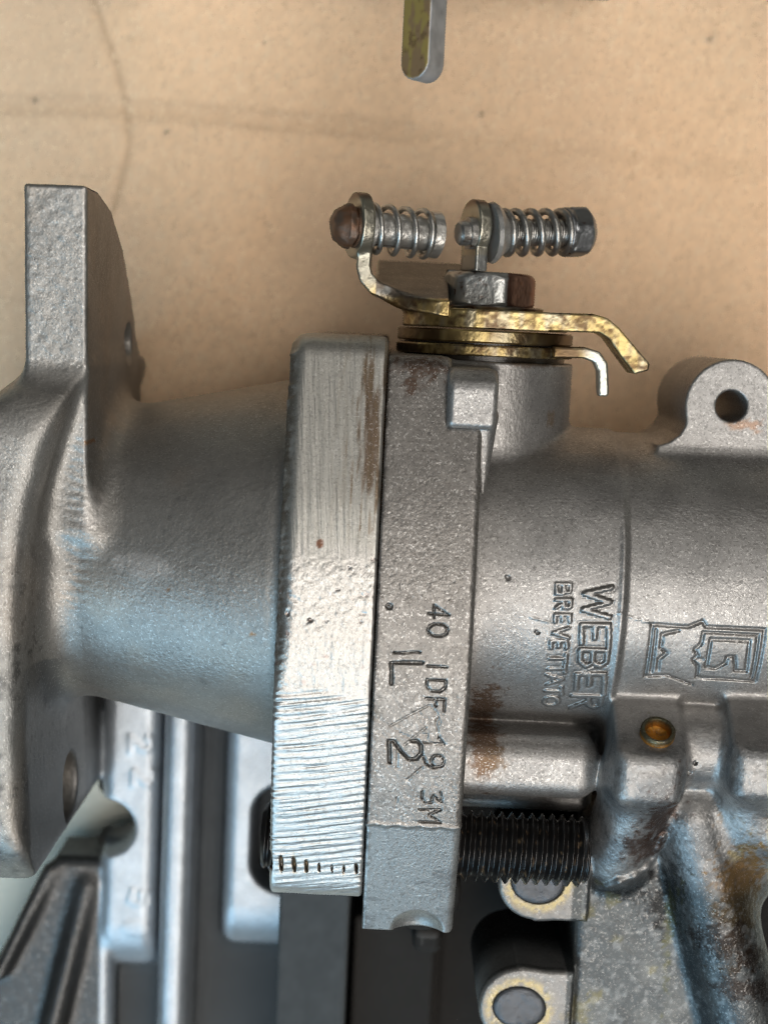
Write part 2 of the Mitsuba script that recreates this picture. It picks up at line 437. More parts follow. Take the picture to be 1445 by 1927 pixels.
THIN = stamp([
    [(447, 208), (597, 222), (487, 145), (490, 240)],
    circle(515, 327, 72, 46),
    [(440, 590), (580, 600)],
    [(432, 690), (575, 695), (570, 745), (535, 775), (470, 772), (440, 745), (432, 690)],
    [(430, 825), (570, 832), (560, 918)], [(495, 828), (500, 885)],
    [(412, 1155), (560, 1163), (525, 1120)],
    circle(515, 1290, 46, 46), [(545, 1325), (480, 1340), (430, 1310), (410, 1250)],
    [(540, 1525), (545, 1600), (485, 1548), (470, 1600), (430, 1608), (402, 1570), (405, 1520)],
    [(385, 1655), (540, 1655), (455, 1695), (540, 1755), (385, 1748)],
    circle(162, 157, 17, 17),
    [(200, 490), (385, 490)]], 69.5)
THICK = stamp([
    [(180, 565), (400, 565)], [(180, 565), (178, 715)],
    [(325, 1145), (365, 1140), (395, 1175), (395, 1230), (360, 1272), (310, 1278), (250, 1220), (200, 1145), (162, 1140), (165, 1300)]], 69.5)
SCRATCH = stamp([[(170, 1025), (300, 950), (455, 868)], [(270, 1165), (430, 1035)], [(455, 868), (510, 930), (535, 1015)], [(500, 960), (525, 1110)],
                 [(235, 1070), (320, 1115)], [(222, 1190), (222, 1330)], [(400, 1090), (440, 1080), (445, 1130)], [(300, 1420), (400, 1330)], [(220, 1560), (222, 1600)]], 69.0)


def front_curve(pts, w=3.0):
    """a front line z(y) through the points, its corners eased over about w mm"""
    ys = np.linspace(-92, 4, 385)
    zs = np.interp(ys, [q[0] for q in pts][::-1], [q[1] for q in pts][::-1])
    k = np.exp(-0.5 * (np.arange(-40, 41) * 0.25 / w) ** 2); k /= k.sum()
    pad = np.concatenate([zs[0] + (zs[1] - zs[0]) * np.arange(-40, 0), zs, zs[-1] + (zs[-1] - zs[-2]) * np.arange(1, 41)])
    return ys, np.convolve(pad, k, 'valid')


CURVE_C = front_curve([(4, 57.5), (-3.4, 61.0), (-14, 65.2), (-24, 68.1), (-36, 69.8), (-48, 69.9), (-60, 68.6), (-69.6, 66.4), (-88, 61.5), (-92, 60.4)])
CURVE_M = front_curve([(4, 59.6), (-2.9, 62.3), (-14, 66.1), (-24, 68.6), (-33, 69.8), (-44, 70.0), (-52, 69.2), (-66, 66.5), (-82.4, 62.0), (-92, 59.2)], 2.0)


def flange_yz(p, curve, ytop, ybot, rd=3.4):
    y, z = p[:, 1], p[:, 2]
    d = smax(0.965 * (z - np.interp(y, *curve)), np.maximum(y - ytop, ybot - y), rd)
    return np.maximum(d, 6 - z)


def flange_xy(p):
    # the flange steps back on the right above the stop block
    return np.maximum(p[:, 0] - 13.05, np.minimum(p[:, 0] - 8.6, p[:, 1] + 12.6))


def carb_flange(p):
    x, y, z = p.T
    d = flange_yz(p, CURVE_C, -3.4, -88.1, 2.0)
    d = np.maximum(d, 0.351 * (-y - 69.6) + 0.936 * (z - 66.35))
    f = smax(d, flange_xy(p), 1.1)
    f = smax(f, -0.38 - x, 0.3)
    f = smax(f, -s_sph(p, (7.8, -88.6, 61.5), 4.3), 0.3)
    f = smax(f, 8 - z, 0.5)
    front = z > 55
    if front.any():
        q = p[front]
        up = sst(-71, -69.4, q[:, 1])
        bump = -0.04 * sst(0.62, 0.8, nz(q, 1.6, 9, 2)) * up
        bump += 0.14 * np.exp(-((q[:, 1] + 69.6 - 0.15 * np.sin(q[:, 0] * 2)) / 0.35) ** 2)
        dt = d_strokes(q[:, 0], q[:, 1], THIN); dk = d_strokes(q[:, 0], q[:, 1], THICK); ds = d_strokes(q[:, 0], q[:, 1], SCRATCH)
        bump -= 0.26 * sst(0.19, 0.04, dt) + 0.36 * sst(0.30, 0.08, dk) + 0.10 * sst(0.20, 0.02, ds)
        f[front] -= bump
    return f


def carb_flange_color(v, n):
    c = np.tile(GREY * [0.76, 0.73, 0.70], (len(v), 1))
    up = sst(-70.2, -69.2, v[:, 1])
    c = c * (0.82 + 0.5 * (nz(v, 0.5, 2, 3) - 0.3))[:, None]
    c = lerp(c, [0.10, 0.09, 0.08], up * sst(0.56, 0.78, nz(v, 3.1, 7, 2)) * 0.6)
    c = lerp(c, [0.48, 0.46, 0.43], up * sst(0.60, 0.80, nz(v, 2.6, 17, 2)) * 0.45 * sst(-28, -40, v[:, 1]))
    c = lerp(c, GREY * [1.08, 1.15, 1.18], (1 - up) * 0.75)
    c = lerp(c, [0.14, 0.14, 0.14], (1 - up) * 0.65 * sst(0.5, 0.72, nz(v * [0.5, 1.1, 1], 0.55, 33, 3)))
    m = v[:, 2] > 55
    d1 = np.full(len(v), 9.0); d1[m] = np.minimum(d_strokes(v[m, 0], v[m, 1], THIN), d_strokes(v[m, 0], v[m, 1], THICK) - 0.13)
    c = lerp(c, [0.035, 0.03, 0.025], sst(0.20, 0.05, d1) * m * (0.12 + 0.65 * nz(v, 0.5, 79, 2)))
    # rusty grime below the lever discs
    s = np.maximum(blob(v, (4, -5, 60), (5, 2.0, 9)), blob(v, (3.2, -7.4, 61), (2.2, 1.6, 9)))
    c = lerp(c, [0.075, 0.042, 0.026], sst(0.45, 0.75, 0.55 * s + 0.9 * nz(v, 1.3, 41, 3) - 0.2) * (s > 0.05) * 0.85)
    # black edge towards the joint
    return lerp(c, [0.06, 0.055, 0.05], 0.8 * sst(0.5, -0.3, v[:, 0]) * sst(0.35, 0.6, nz(v, 0.7, 51, 2)))


put_split(CARB, ['throttle_flange'], lambda v: [v[:, 0]], carb_flange, (-1, -90, 5), (14.5, -2, 72), 0.235, 'cast_rough', carb_flange_color)

# raised lettering and emblem lines on the round body
LS, LX, LY = 3.247, 1000, 1070


def on_barrel(a, b, r=23.2):
    z = 60.0
    for _ in range(5):
        q = at(LX + a / LS, LY + b / LS, z)
        z = ZC + math.sqrt(max(r * r - (q[1] - YC) ** 2, 1))
    return q


def cast_lines(polys):
    out = []
    for poly in polys:
        q = [on_barrel(*k) for k in poly]
        out += [(a[0], a[1], b[0], b[1]) for a, b in zip(q[:-1], q[1:])]
    return out


BIG = cast_lines([
    [(490, 115), (325, 152), (478, 205), (314, 250), (476, 298)],
    [(305, 455), (305, 345), (472, 345), (470, 480)], [(388, 345), (386, 425)],
    [(376, 500), (372, 575), (335, 597), (298, 565), (297, 497), (465, 500), (458, 570), (420, 598), (376, 575)],
    [(272, 738), (276, 645), (446, 645), (440, 772)], [(358, 645), (352, 712)],
    [(252, 775), (428, 782), (420, 835), (385, 850), (350, 835), (347, 780)], [(347, 808), (238, 850)]])
FONT = {'B': [[(0, 0), (0, 1), (.7, .92), (.72, .6), (.1, .52), (.85, .45), (.8, .05), (0, 0)]], 'R': [[(0, 0), (0, 1), (.75, .95), (.75, .55), (0, .48)], [(.35, .48), (.8, 0)]],
        'E': [[(.75, 0), (0, 0), (0, 1), (.75, 1)], [(0, .5), (.6, .5)]], 'V': [[(0, 1), (.45, 0), (.9, 1)]], 'T': [[(0, 1), (.9, 1)], [(.45, 1), (.45, 0)]],
        'A': [[(0, 0), (.45, 1), (.9, 0)], [(.2, .38), (.7, .38)]], 'O': [circle(.45, .5, .42, .5)]}
small = []
for ch, y0, y1, xa, xb in [('B', 92, 165, 150, 242), ('R', 190, 252, 150, 240), ('E', 282, 342, 145, 235), ('V', 362, 430, 132, 226), ('E', 442, 502, 120, 215),
                           ('T', 522, 582, 112, 210), ('T', 588, 642, 106, 205), ('A', 648, 712, 97, 190), ('T', 724, 776, 86, 184), ('O', 782, 842, 76, 165)]:
    small += [[(xa + (xb - xa) * t, y0 + (y1 - y0) * s) for s, t in poly] for poly in FONT[ch]]
SMALL = cast_lines(small)
LOGO = cast_lines([
    [(740, 345), (695, 665)], [(735, 345), (960, 362), (1050, 325), (1072, 362), (1430, 378), (1372, 695), (1010, 668)], [(695, 665), (840, 657), (985, 713)],
    [(1055, 395), (1390, 412), (1350, 668)], [(1055, 395), (1038, 470), (1000, 500), (1022, 535), (990, 562), (1020, 600), (1015, 660)],
    [(1098, 437), (1337, 447), (1315, 632), (1250, 630), (1247, 545), (1205, 545), (1190, 582), (1130, 618), (1070, 605), (1098, 437)],
    [(765, 380), (735, 635)], [(905, 385), (805, 405), (792, 490), (830, 520), (782, 560), (775, 625)], [(1050, 560), (1020, 560)]])
CRACK = cast_lines([[(590, 295), (730, 335)], [(480, 285), (545, 270)], [(0, 300), (120, 330)], [(395, 600), (300, 640)]])
A_ = lambda a, b, z: at(a, b, z)
TUBE_A, TUBE_B = A_(1300, 1530, 53.5), A_(1408, 1960, 49.5)
PLUG1, PLUG2 = A_(1012, 1662, 54), A_(977, 1897, 54)


def post(p, dx, dy):
    f = s_rng(p, (34.8 + dx, -66 + dy, 30), (44.6 + dx, -48 + dy, 64.4), 1.9)
    f = smin(f, s_cap(p, (40.0 + dx, -62 + dy, 58.2), (37.8 + dx, -78 + dy, 50.0), 5.4, 5.4), 3.2)
    return smax(f, 0.80 * (p[:, 1] + 52 - dy) + 0.6 * (p[:, 2] - 55.6), 0.8)


def body_prims(p):
    x, y, z = p.T
    rho = np.hypot(y - YC, z - ZC)
    r = 23.25 - 0.45 * sst(34.2, 35.6, x) + 0.28 * np.exp(-((x - 34.6) / 0.55) ** 2) * sst(-22, -30, y)
    bar = np.maximum(rho - r, np.abs(x - 42) - 36)
    boss = s_cyl(p, (14.3, -30, 38), (14.3, -4.0, 38), 13.7, 0.35)
    blk = s_rng(p, (8.1, -13.0, 45), (14.9, -4.8, 65.8), 0.9)
    blk = smax(blk, 0.75 * (y + 6.6) + 0.66 * (z - 65.6), 0.8)
    blk = np.minimum(blk, s_cap(p, (13.3, -11.5, 63.0), (13.7, -22.0, 61.6), 2.0, 0.4))
    ear = s_ext(smin(np.hypot(x - 50.9, y + 8.9) - 6.9, d_poly(x, y, [(45.2, -9), (56.6, -9), (57.0, -12.0), (58.4, -13.9), (61, -14.9), (61, -22), (40.4, -22), (40.4, -15.3), (42.0, -14.7), (43.5, -13.5), (44.5, -11.6)]), 0.8), z, 24, 48, 0.35)
    ear = smax(ear, -(np.hypot(x - 50.9, y + 8.9) - 2.3), 0.4)
    rib = s_rng(p, (8, -68.3, 38), (33.7, -58.8, 57.2), 3.4)
    p1 = post(p, 0.0, 0.0)
    gal = s_cyl(p, (40, -59.3, 54.3), (52.4, -59.3, 54.3), 6.1, 0.8)
    p2 = post(p, 16.6, 1.4)
    p2 = smin(p2, s_ell(p, (60.5, -70.5, 49), (8.0, 8.0, 11.0)), 3.0)
    p2 = smin(p2, s_ell(p, (57.5, -80, 44), (6.5, 7.0, 10.0)), 3.0)
    tub = s_cap(p, TUBE_A, TUBE_B, 5.5, 6.6)
    web = s_rng(p, (32.3, -134, 18), (60, -74, 51.5), 1.5)
    web = smax(web, (z - 51.0) + 0.16 * (y + 82) - 0.10 * (x - 40), 1.5)
    b1 = s_ext(smin(np.hypot(x - PLUG1[0], y - PLUG1[1]) - 6.0, np.maximum(np.abs(x - PLUG1[0] - 4) - 4.0, np.abs(y - PLUG1[1] + 0.6) - 5.4), 1.0), z, 30, 54, 0.7)
    b2 = s_ext(smin(np.hypot(x - PLUG2[0], y - PLUG2[1]) - 6.2, np.maximum(np.abs(x - PLUG2[0] - 4) - 4.2, np.abs(y - PLUG2[1]) - 6.0), 1.0), z, 30, 54, 0.7)
    for c in (PLUG1, PLUG2):
        hole = np.hypot((x - c[0]) / 1.0, (y - c[1]) / 0.82) - 4.0
        if c is PLUG1: b1 = np.maximum(b1, -np.maximum(hole, 53.6 - z))
        else: b2 = np.maximum(b2, -np.maximum(hole, 53.6 - z))
    low = s_rng(p, (13, -134, 4), (76, -58, 14), 2.0)
    foot = s_rng(p, (9, -73.5, 8), (34.5, -58, 46), 2.0)
    lf = np.minimum(s_rng(p, (-1.8, -134, 4), (12.5, -100.5, 24), 1.0), s_cyl(p, (9.0, -90, 20), (9.0, -90, 40), 6.4, 1.5))
    lf = np.minimum(lf, s_rng(p, (8.2, -104, 6), (13.2, -99.5, 31), 1.6))
    lf = np.minimum(lf, s_rng(p, (-1.8, -134, 6), (14, -84, 14), 1.0))
    return [bar, boss, blk, ear, rib, p1, gal, p2, tub, web, b1, b2, low, lf, foot]


LIP = []


def surface(px, py, f, z0=66.0):
    q = np.array([at(px, py, z) for z in np.arange(z0, 30, -0.2)])
    d = f(q)
    return q[np.argmax(d < 0)]


def body(p):
    bar, boss, blk, ear, rib, p1, gal, p2, tub, web, b1, b2, low, lf, foot = body_prims(p)
    x, y, z = p.T
    prox = smax(smax(flange_yz(p, CURVE_C, -3.4, -88.1, 2.0) + 0.8, x - 12.2, 0.5), 0.8 - x, 0.5)
    prox = np.maximum(np.maximum(prox, np.minimum(x - 7.8, y + 13.4)), -66 - y)
    f = smin(bar, boss, 1.5)
    f = smin(f, prox, 2.2)
    f = smin(f, blk, 1.3)
    f = smin(f, ear, 1.6)
    f = smin(f, rib, 1.6)
    f = smin(f, foot, 1.2)
    g = smin(smin(p1, gal, 1.2), p2, 1.5)
    g = smin(g, web, 2.5)
    g = smin(g, tub, 2.0)
    lip = LIP
    for a, b in zip(lip[:-1], lip[1:]):
        g = smin(g, s_cap(p, a, b, 0.5, 0.5), 0.6)
    f = smin(f, g, 1.3)
    f = smin(f, np.minimum(b1, b2), 0.8)
    f = np.minimum(f, np.minimum(low, lf))
    # jet hole in the first post, pits
    j = A_(1238, 1376, 61.5)
    jd = np.array([0, 0.80, 0.6])
    f = smax(f, -s_cyl(p, j - jd * 3.2, j + jd * 3, 2.1), 0.2)
    for a, b, zz, r in [(1307, 1436, 60, 0.35), (1296, 1455, 60, 0.45), (1186, 1527, 58, 0.7), (1222, 803 + 640, 60, 0.3), (1215, 968, 60.5, 0.25), (955, 1087, 61, 0.35), (1010, 1190, 60.5, 0.3)]:
        f = smax(f, -s_sph(p, A_(a, b, zz), r), 0.15)
    m = (z > 44) & (f < 2.5) & (f > -2.5)
    if m.any():
        q = p[m]
        b_ = 0.10 * (nz(q, 0.3, 6, 2) - 0.5)
        k = (q[:, 1] > -56) & (q[:, 0] > 20)
        if k.any():
            X, Y = q[k, 0], q[k, 1]
            big, sm, lg, ck = d_strokes(X, Y, BIG), d_strokes(X, Y, SMALL), d_strokes(X, Y, LOGO), d_strokes(X, Y, CRACK)
            add = 0.30 * sst(0.42, 0.20, big) - 0.08 * np.exp(-((big - 0.54) / 0.16) ** 2)
            add += 0.22 * sst(0.32, 0.14, sm) - 0.05 * np.exp(-((sm - 0.42) / 0.15) ** 2)
            add -= 0.30 * sst(0.33, 0.08, lg)
            add += 0.10 * sst(0.22, 0.04, ck)
            b_[k] += add
        f[m] -= b_
    return f


d_tube = lambda p: s_cap(p, TUBE_A, TUBE_B, 5.5, 6.6)


def body_color(v, n):
    c = np.tile(GREY, (len(v), 1))
    c = c * (0.80 + 0.55 * (nz(v, 0.22, 2, 3) - 0.2))[:, None] * (0.88 + 0.24 * nz(v, 1.8, 3, 2))[:, None]
    c = lerp(c, [0.16, 0.15, 0.145], 0.5 * sst(0.62, 0.8, nz(v, 2.3, 7, 2)))
    X, Y = v[:, 0], v[:, 1]
    k = v[:, 2] > 46
    big, sm, lg, ck = (d_strokes(X, Y, s) for s in (BIG, SMALL, LOGO, CRACK))
    g = np.maximum(0.9 * np.exp(-((big - 0.46) / 0.13) ** 2), 0.8 * np.exp(-((sm - 0.36) / 0.13) ** 2))
    g = np.maximum(g, 0.7 * sst(0.26, 0.08, lg))
    c = lerp(c, [0.06, 0.055, 0.05], 0.8 * g * k * (0.25 + 0.9 * nz(v, 0.8, 77, 2)))
    rust, dark = [0.20, 0.085, 0.03], [0.07, 0.035, 0.022]
    yel = [0.36, 0.30, 0.16]
    N3 = nz(v, 0.7, 61, 2)
    N4 = nz(v, 1.9, 62, 3)

    def stain_or_shade(c, col, centre, rad, amt=0.85, th=0.42):
        s = blob(v, centre, np.asarray(rad) * 1.25)
        return lerp(c, col, amt * sst(th + 0.18, th + 0.42, 0.62 * s + 1.15 * (0.4 * N3 + 0.6 * N4) - 0.28) * (s > 0.04))
    c = stain_or_shade(c, [0.11, 0.066, 0.04], A_(913, 1375, 56), (2.0, 6.0, 9), 0.9, 0.26)
    c = stain_or_shade(c, [0.12, 0.075, 0.04], A_(930, 1430, 57), (2.5, 2.2, 9), 0.7)
    c = stain_or_shade(c, dark, A_(1245, 1530, 59), (2.8, 4.6, 9), 0.85, 0.32)
    c = stain_or_shade(c, dark, A_(1205, 1590, 56), (3.2, 2.6, 9), 0.85, 0.32)
    c = stain_or_shade(c, [0.10, 0.045, 0.025], A_(1268, 1430, 60), (0.8, 1.3, 6))
    c = stain_or_shade(c, [0.22, 0.12, 0.035], A_(1392, 1680, 56), (3.6, 7.0, 9), 0.9, 0.26)
    c = stain_or_shade(c, dark, A_(1350, 1760, 56), (4.5, 2.8, 9), 0.85, 0.34)
    c = stain_or_shade(c, dark, A_(1420, 1790, 54), (5.0, 2.0, 9))
    c = stain_or_shade(c, dark, A_(1400, 1850, 54), (5.5, 2.0, 9), 0.85, 0.34)
    c = stain_or_shade(c, [0.05, 0.045, 0.045], A_(1235, 1700, 53), (2.4, 5.0, 9), 0.8)  # crevice between web and tube, its shade painted in
    c = stain_or_shade(c, [0.03, 0.027, 0.025], A_(1255, 1690, 53), (1.6, 6.5, 9), 0.85, 0.28)  # darker core of that painted crevice shade
    c = stain_or_shade(c, [0.035, 0.032, 0.03], A_(1170, 1690, 52), (4.5, 1.2, 9), 0.7, 0.34)  # shade under the lip, painted in
    c = stain_or_shade(c, [0.30, 0.26, 0.10], A_(1262, 1760, 53), (0.9, 10, 9), 0.6)
    c = stain_or_shade(c, [0.16, 0.16, 0.09], A_(1240, 1372, 60), (2.4, 2.0, 4), 0.75, 0.4)
    c = stain_or_shade(c, [0.30, 0.13, 0.03], A_(1238, 1376, 59.5), (1.35, 1.35, 3.0), 1.0, 0.3)
    for a, b, zz, r in [(1110, 1720, 52, 1.6), (1150, 1700, 52, 1.4), (1085, 1905, 52, 2.4), (1160, 1770, 52, 1.0), (1120, 1880, 52, 1.5), (1230, 1830, 52, .9), (1380, 1610, 57, 1.3), (1125, 1658, 52, .8)]:
        c = stain_or_shade(c, yel, A_(a, b, zz), (r, r, 6), 0.75)
    c = stain_or_shade(c, [0.26, 0.15, 0.09], A_(1395, 800, 47), (3.0, 0.9, 6), 0.7)
    c = stain_or_shade(c, [0.10, 0.06, 0.03], A_(1000, 682, 50), (6, 0.8, 12), 0.7)
    c = stain_or_shade(c, [0.20, 0.13, 0.07], A_(1040, 790, 50), (0.8, 1.6, 8), 0.6)
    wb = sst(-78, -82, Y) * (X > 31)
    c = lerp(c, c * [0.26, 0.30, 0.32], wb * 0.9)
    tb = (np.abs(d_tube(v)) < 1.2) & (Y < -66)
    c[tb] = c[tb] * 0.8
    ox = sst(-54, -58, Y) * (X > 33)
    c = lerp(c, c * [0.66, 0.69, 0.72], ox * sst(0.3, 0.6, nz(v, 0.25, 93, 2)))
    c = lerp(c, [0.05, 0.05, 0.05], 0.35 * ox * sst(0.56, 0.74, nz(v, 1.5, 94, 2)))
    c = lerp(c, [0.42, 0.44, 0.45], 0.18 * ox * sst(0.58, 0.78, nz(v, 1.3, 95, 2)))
    for q in (PLUG1, PLUG2):
        ring = np.exp(-((np.hypot(X - q[0], (Y - q[1]) / 0.9) - 4.5) / 0.75) ** 2) * (v[:, 2] > 53)
        bf = (v[:, 2] > 52.5) & (np.hypot(X - q[0], Y - q[1]) < 9) & (X < 32.5)
        c[bf] = c[bf] * 0.62
        c = lerp(c, [0.36, 0.29, 0.14], 0.85 * ring * sst(0.30, 0.55, N4))
    deep = sst(50, 40, v[:, 2]) * (Y < -74.5) * np.where(X < 33, 1, 0)  # shade of the deep gaps, painted almost black
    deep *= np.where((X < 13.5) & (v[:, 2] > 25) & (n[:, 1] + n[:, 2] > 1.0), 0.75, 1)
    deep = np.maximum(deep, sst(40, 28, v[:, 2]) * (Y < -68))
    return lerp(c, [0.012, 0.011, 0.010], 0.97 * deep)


LIP = [surface(a, b, body) + [0, 0, 0.12] for a, b in [(1246, 1572), (1237, 1592), (1228, 1612), (1215, 1630), (1192, 1646), (1165, 1657), (1140, 1666)]]
names = ['barrel', 'shaft_boss', 'stop_block', 'mounting_ear', 'rib', 'jet_post', 'gallery', 'jet_post_001', 'oblique_tube', 'centre_web', 'plug_boss', 'plug_boss_001', 'lower_body', 'lower_flange', 'rib_foot']
put_split(CARB, names, body_prims, body, (-2.2, -135, 5), (78, -1.5, 68), 0.295, {'*': 'cast_rough', **{k: 'cast_dirty' for k in ('jet_post', 'jet_post_001', 'gallery', 'oblique_tube', 'centre_web', 'plug_boss', 'plug_boss_001')}, 'lower_body': 'recess_shade', 'lower_flange': 'recess_shade'}, body_color)
for k, c in enumerate((PLUG1, PLUG2)):
    key = CARB + '__lead_plug' + ('' if k == 0 else '_001')
    prof = [(0, 0.01), (0.3, 2.4), (0.22, 3.4), (0.0, 3.92), (-0.6, 3.95)]
    m = lathe([(t, r) for t, r in prof], c - [0, 0, 0.05], c + [0, 0, 1], 40)
    v = np.array(m.vertices); v[:, 1] = c[1] + (v[:, 1] - c[1]) * 0.82
    m.vertices = v
    put(key, m, 'soft_lead', color=lambda v: np.clip(np.tile([0.085, 0.09, 0.10], (len(v), 1)) * (0.7 + 0.6 * nz(v, 1.2, 5, 3))[:, None], 0, 1), smooth=True)
labels[CARB + '__oblique_tube'] = {'label': 'slanting cast tube with a patch of brown rust'}
labels[CARB + '__plug_boss'] = {'label': 'round boss with a yellowish ring just under the threaded stud'}
labels[CARB + '__plug_boss_001'] = {'label': 'round boss with a yellowish ring at the bottom edge'}

jq, jv = A_(1238, 1376, 61.5), np.array([0, 0.80, 0.6])
put(CARB + '__jet', lathe([(-1.3, 0.01), (-1.5, 0.9), (-1.1, 1.7), (0.05, 1.8), (0.35, 1.95), (0.4, 2.2), (0.1, 2.5), (-1.0, 2.5)], jq, jq + jv, 40), 'cast_dirty',
    color=lambda v: np.clip(lerp(lerp(np.tile([0.075, 0.07, 0.04], (len(v), 1)), [0.50, 0.22, 0.03], sst(0.2, -0.4, (v - jq) @ jv)), [0.05, 0.04, 0.025], 0.7 * sst(0.5, 0.7, nz(v, 1.6, 3, 3))), 0, 1), smooth=50)
labels[CARB + '__jet'] = {'label': 'small brass jet opening, rusty orange inside'}

# ------------------------------------------------------------------ throttle lever and its screws (all move on the shaft: one part of the carburettor with sub-parts)
LEV = CARB + '__throttle_lever'
BR1, BR2 = np.array([0.46, 0.355, 0.155]), np.array([0.075, 0.042, 0.022])


def brass(amount, edge=0.0, base=BR1, seed=0, spot=None):
    def fn(v):
        a, b = nz(v, 0.35, 11 + seed, 3), nz(v, 1.6, 13 + seed, 3)
        c = lerp(np.tile(base, (len(v), 1)), [0.38, 0.37, 0.31], sst(0.42, 0.66, nz(v * [1.6, 0.6, 1], 0.5, 15 + seed, 3)) * 0.6)
        s = sst(0.62 - amount * 0.5, 0.80 - amount * 0.3, 0.55 * a + 0.45 * b + edge * (spot(v) if spot else 0))
        return np.clip(lerp(c, BR2, s * 0.9), 0, 1)
    return fn


def steel(base=0.36, rust=0.15, seed=0, tint=(1.0, 0.98, 0.93)):
    def fn(v):
        c = np.tile(np.array(tint) * base, (len(v), 1)) * (0.7 + 0.6 * nz(v, 0.9, 23 + seed, 3))[:, None]
        return np.clip(lerp(c, [0.11, 0.055, 0.03], sst(0.72 - rust, 0.86 - rust * 0.5, nz(v, 1.1, 29 + seed, 3))), 0, 1)
    return fn


E1, E2 = at(676, 424, 44), at(895, 428, 42)
TN = math.radians(20)
NRM = np.array([-math.cos(TN), 0, math.sin(TN)])        # the ears face left and up
WID = np.array([math.sin(TN), 0, math.cos(TN)])
path = [at(a, b, 47)[:2] for a, b in [(686, 428), (686, 470), (683, 500), (688, 520), (705, 540), (735, 553), (770, 570)]]
hookp = [at(a, b, 50)[:2] for a, b in [(985, 586), (1040, 588), (1115, 590), (1142, 598), (1163, 615), (1222, 684), (1219, 697), (1193, 704), (1178, 684), (1143, 636), (1128, 626), (1040, 623), (985, 621)]]


def lever(p):
    x, y, z = p.T
    disc = s_ext(np.hypot(x - 14.2, z - 38) - 12.7, y, 0.75, 3.6, 0.25)
    arm = s_rng(p, (14, 0.75, 43.0), (23.0, 3.6, 50.6), 0.3)
    hook = s_ext(d_poly(x, y, hookp), z, 43.0, 50.6, 0.35)
    wall = s_ext(d_poly(y, z, [(2.2, 49.6), (4.6, 49.4), (11.0, 28.0), (8.8, 27.4)]), x, -3.0, 13.4, 0.4)
    wall = np.maximum(wall, np.minimum(x - 8.2, z - 32.0))
    wall = smax(wall, 0.94 * (z - np.minimum(50.2, 45.6 + 0.40 * (x + 3))), 0.6)
    wall = smax(wall, -(0.62 * (x + 4.5) + 0.78 * (y - 6.8)), 1.2)
    f = np.minimum(np.minimum(disc, arm), np.minimum(np.minimum(hook, arm), wall))
    strip = np.full(len(p), 1e9)
    for a, b in zip(path[:-1], path[1:]):
        q = np.stack([x, y], 1) - a; e = b - a
        t = np.clip((q @ e) / (e @ e), 0, 1)
        strip = np.minimum(strip, np.hypot(*(q - t[:, None] * e).T))
    strip = s_ext(strip - 1.05, z, 36.0, 46.5, 0.3)
    f = smin(f, strip, 0.8)
    for c, r, yl in ((E1, 4.9, 12.0), (E2, 4.2, 9.3)):
        q = p - c
        t, w = q @ NRM, q @ WID
        d2 = np.minimum(np.hypot(w, q[:, 1]) - r, np.maximum(np.abs(w) - r * 0.72, np.maximum(q[:, 1], yl - p[:, 1])))
        f = smin(f, s_ext(d2, t, -1.0, 1.0, 0.35), 0.7)
    return f


def lever_color(v, n):
    c = brass(0.42, seed=3)(v)
    up = sst(4.8, 7.5, v[:, 1])
    c = lerp(c, [0.33, 0.32, 0.27], up * 0.9)
    wl = sst(4.2, 5.6, v[:, 1]) * (v[:, 1] < 11.6) * (v[:, 0] > -2.8) * (v[:, 2] < 48.5)
    c = lerp(c, np.array([0.27, 0.28, 0.275]), wl * 0.95)
    c = lerp(c, [0.08, 0.055, 0.035], 0.8 * wl * sst(0.50, 0.72, nz(v, 0.45, 71, 3) + 0.12 * sst(5, -2, v[:, 0])))
    c = lerp(c, [0.10, 0.05, 0.03], 0.8 * sst(18.2, 19.6, v[:, 1]))
    return lerp(c, [0.12, 0.065, 0.03], 0.75 * sst(8, 1, v[:, 0]) * sst(6, 4, v[:, 1]) * sst(0.25, 0.55, nz(v, 0.8, 73, 3)))


v, tri, nrm = sdf_mesh(lever, (-10, -7, 22), (41, 22, 53), 0.24)
lc = np.clip(lever_color(v, nrm), 0, 1)
isweb = (v[:, 1] > 4.4) & (v[:, 1] < 11.6) & (v[:, 0] > -2.6) & (np.abs(nrm[:, 1]) > 0.6) & (v[:, 2] < 48.2) & (v[:, 2] < 50.5 - 1.9 * (v[:, 1] - 2.2) + 14)
lc[isweb] = (np.array([0.115, 0.105, 0.09]) * (0.6 + 0.8 * nz(v[isweb], 0.5, 71, 3))[:, None])
for key, sel, mat in ((LEV, ~isweb[tri[:, 0]], 'plated_metal'), (LEV + '__web', isweb[tri[:, 0]], 'cast_dirty')):
    u_, inv_ = np.unique(tri[sel], return_inverse=True)
    put(key, (v[u_], inv_.reshape(-1, 3)), mat, color=lc[u_], normals=nrm[u_])
labels[LEV + '__web'] = {'label': 'dull grey plate joining the two upright ears'}
labels[LEV] = {'label': 'yellow plated throttle lever with two upright ears and a bent hook'}

ax = lambda y: np.array([14.3, y, 38.0])
rimspot = lambda v: sst(9, 2, v[:, 0]) + sst(19, 26, v[:, 0])
put(LEV + '__disc', lathe([(0, 3), (0, 13.2), (0.25, 13.5), (1.65, 13.5), (1.9, 13.2), (1.9, 3)], ax(-1.35), ax(1), 96), 'plated_metal', color=brass(0.52, 0.16, seed=5, spot=rimspot), smooth=35)
hk = [at(a, b, 49)[:2] for a, b in [(1040, 651), (1100, 653), (1128, 662), (1143, 684), (1145, 740), (1141, 746), (1127, 745), (1125, 738), (1124, 698), (1117, 681), (1098, 674), (1040, 673)]]


def hooked_disc(p):
    x, y, z = p.T
    return np.minimum(s_ext(np.hypot(x - 14.3, z - 38) - 13.6, y, -3.25, -1.62, 0.25), s_ext(d_poly(x, y, hk), z, 46.5, 49.6, 0.35))


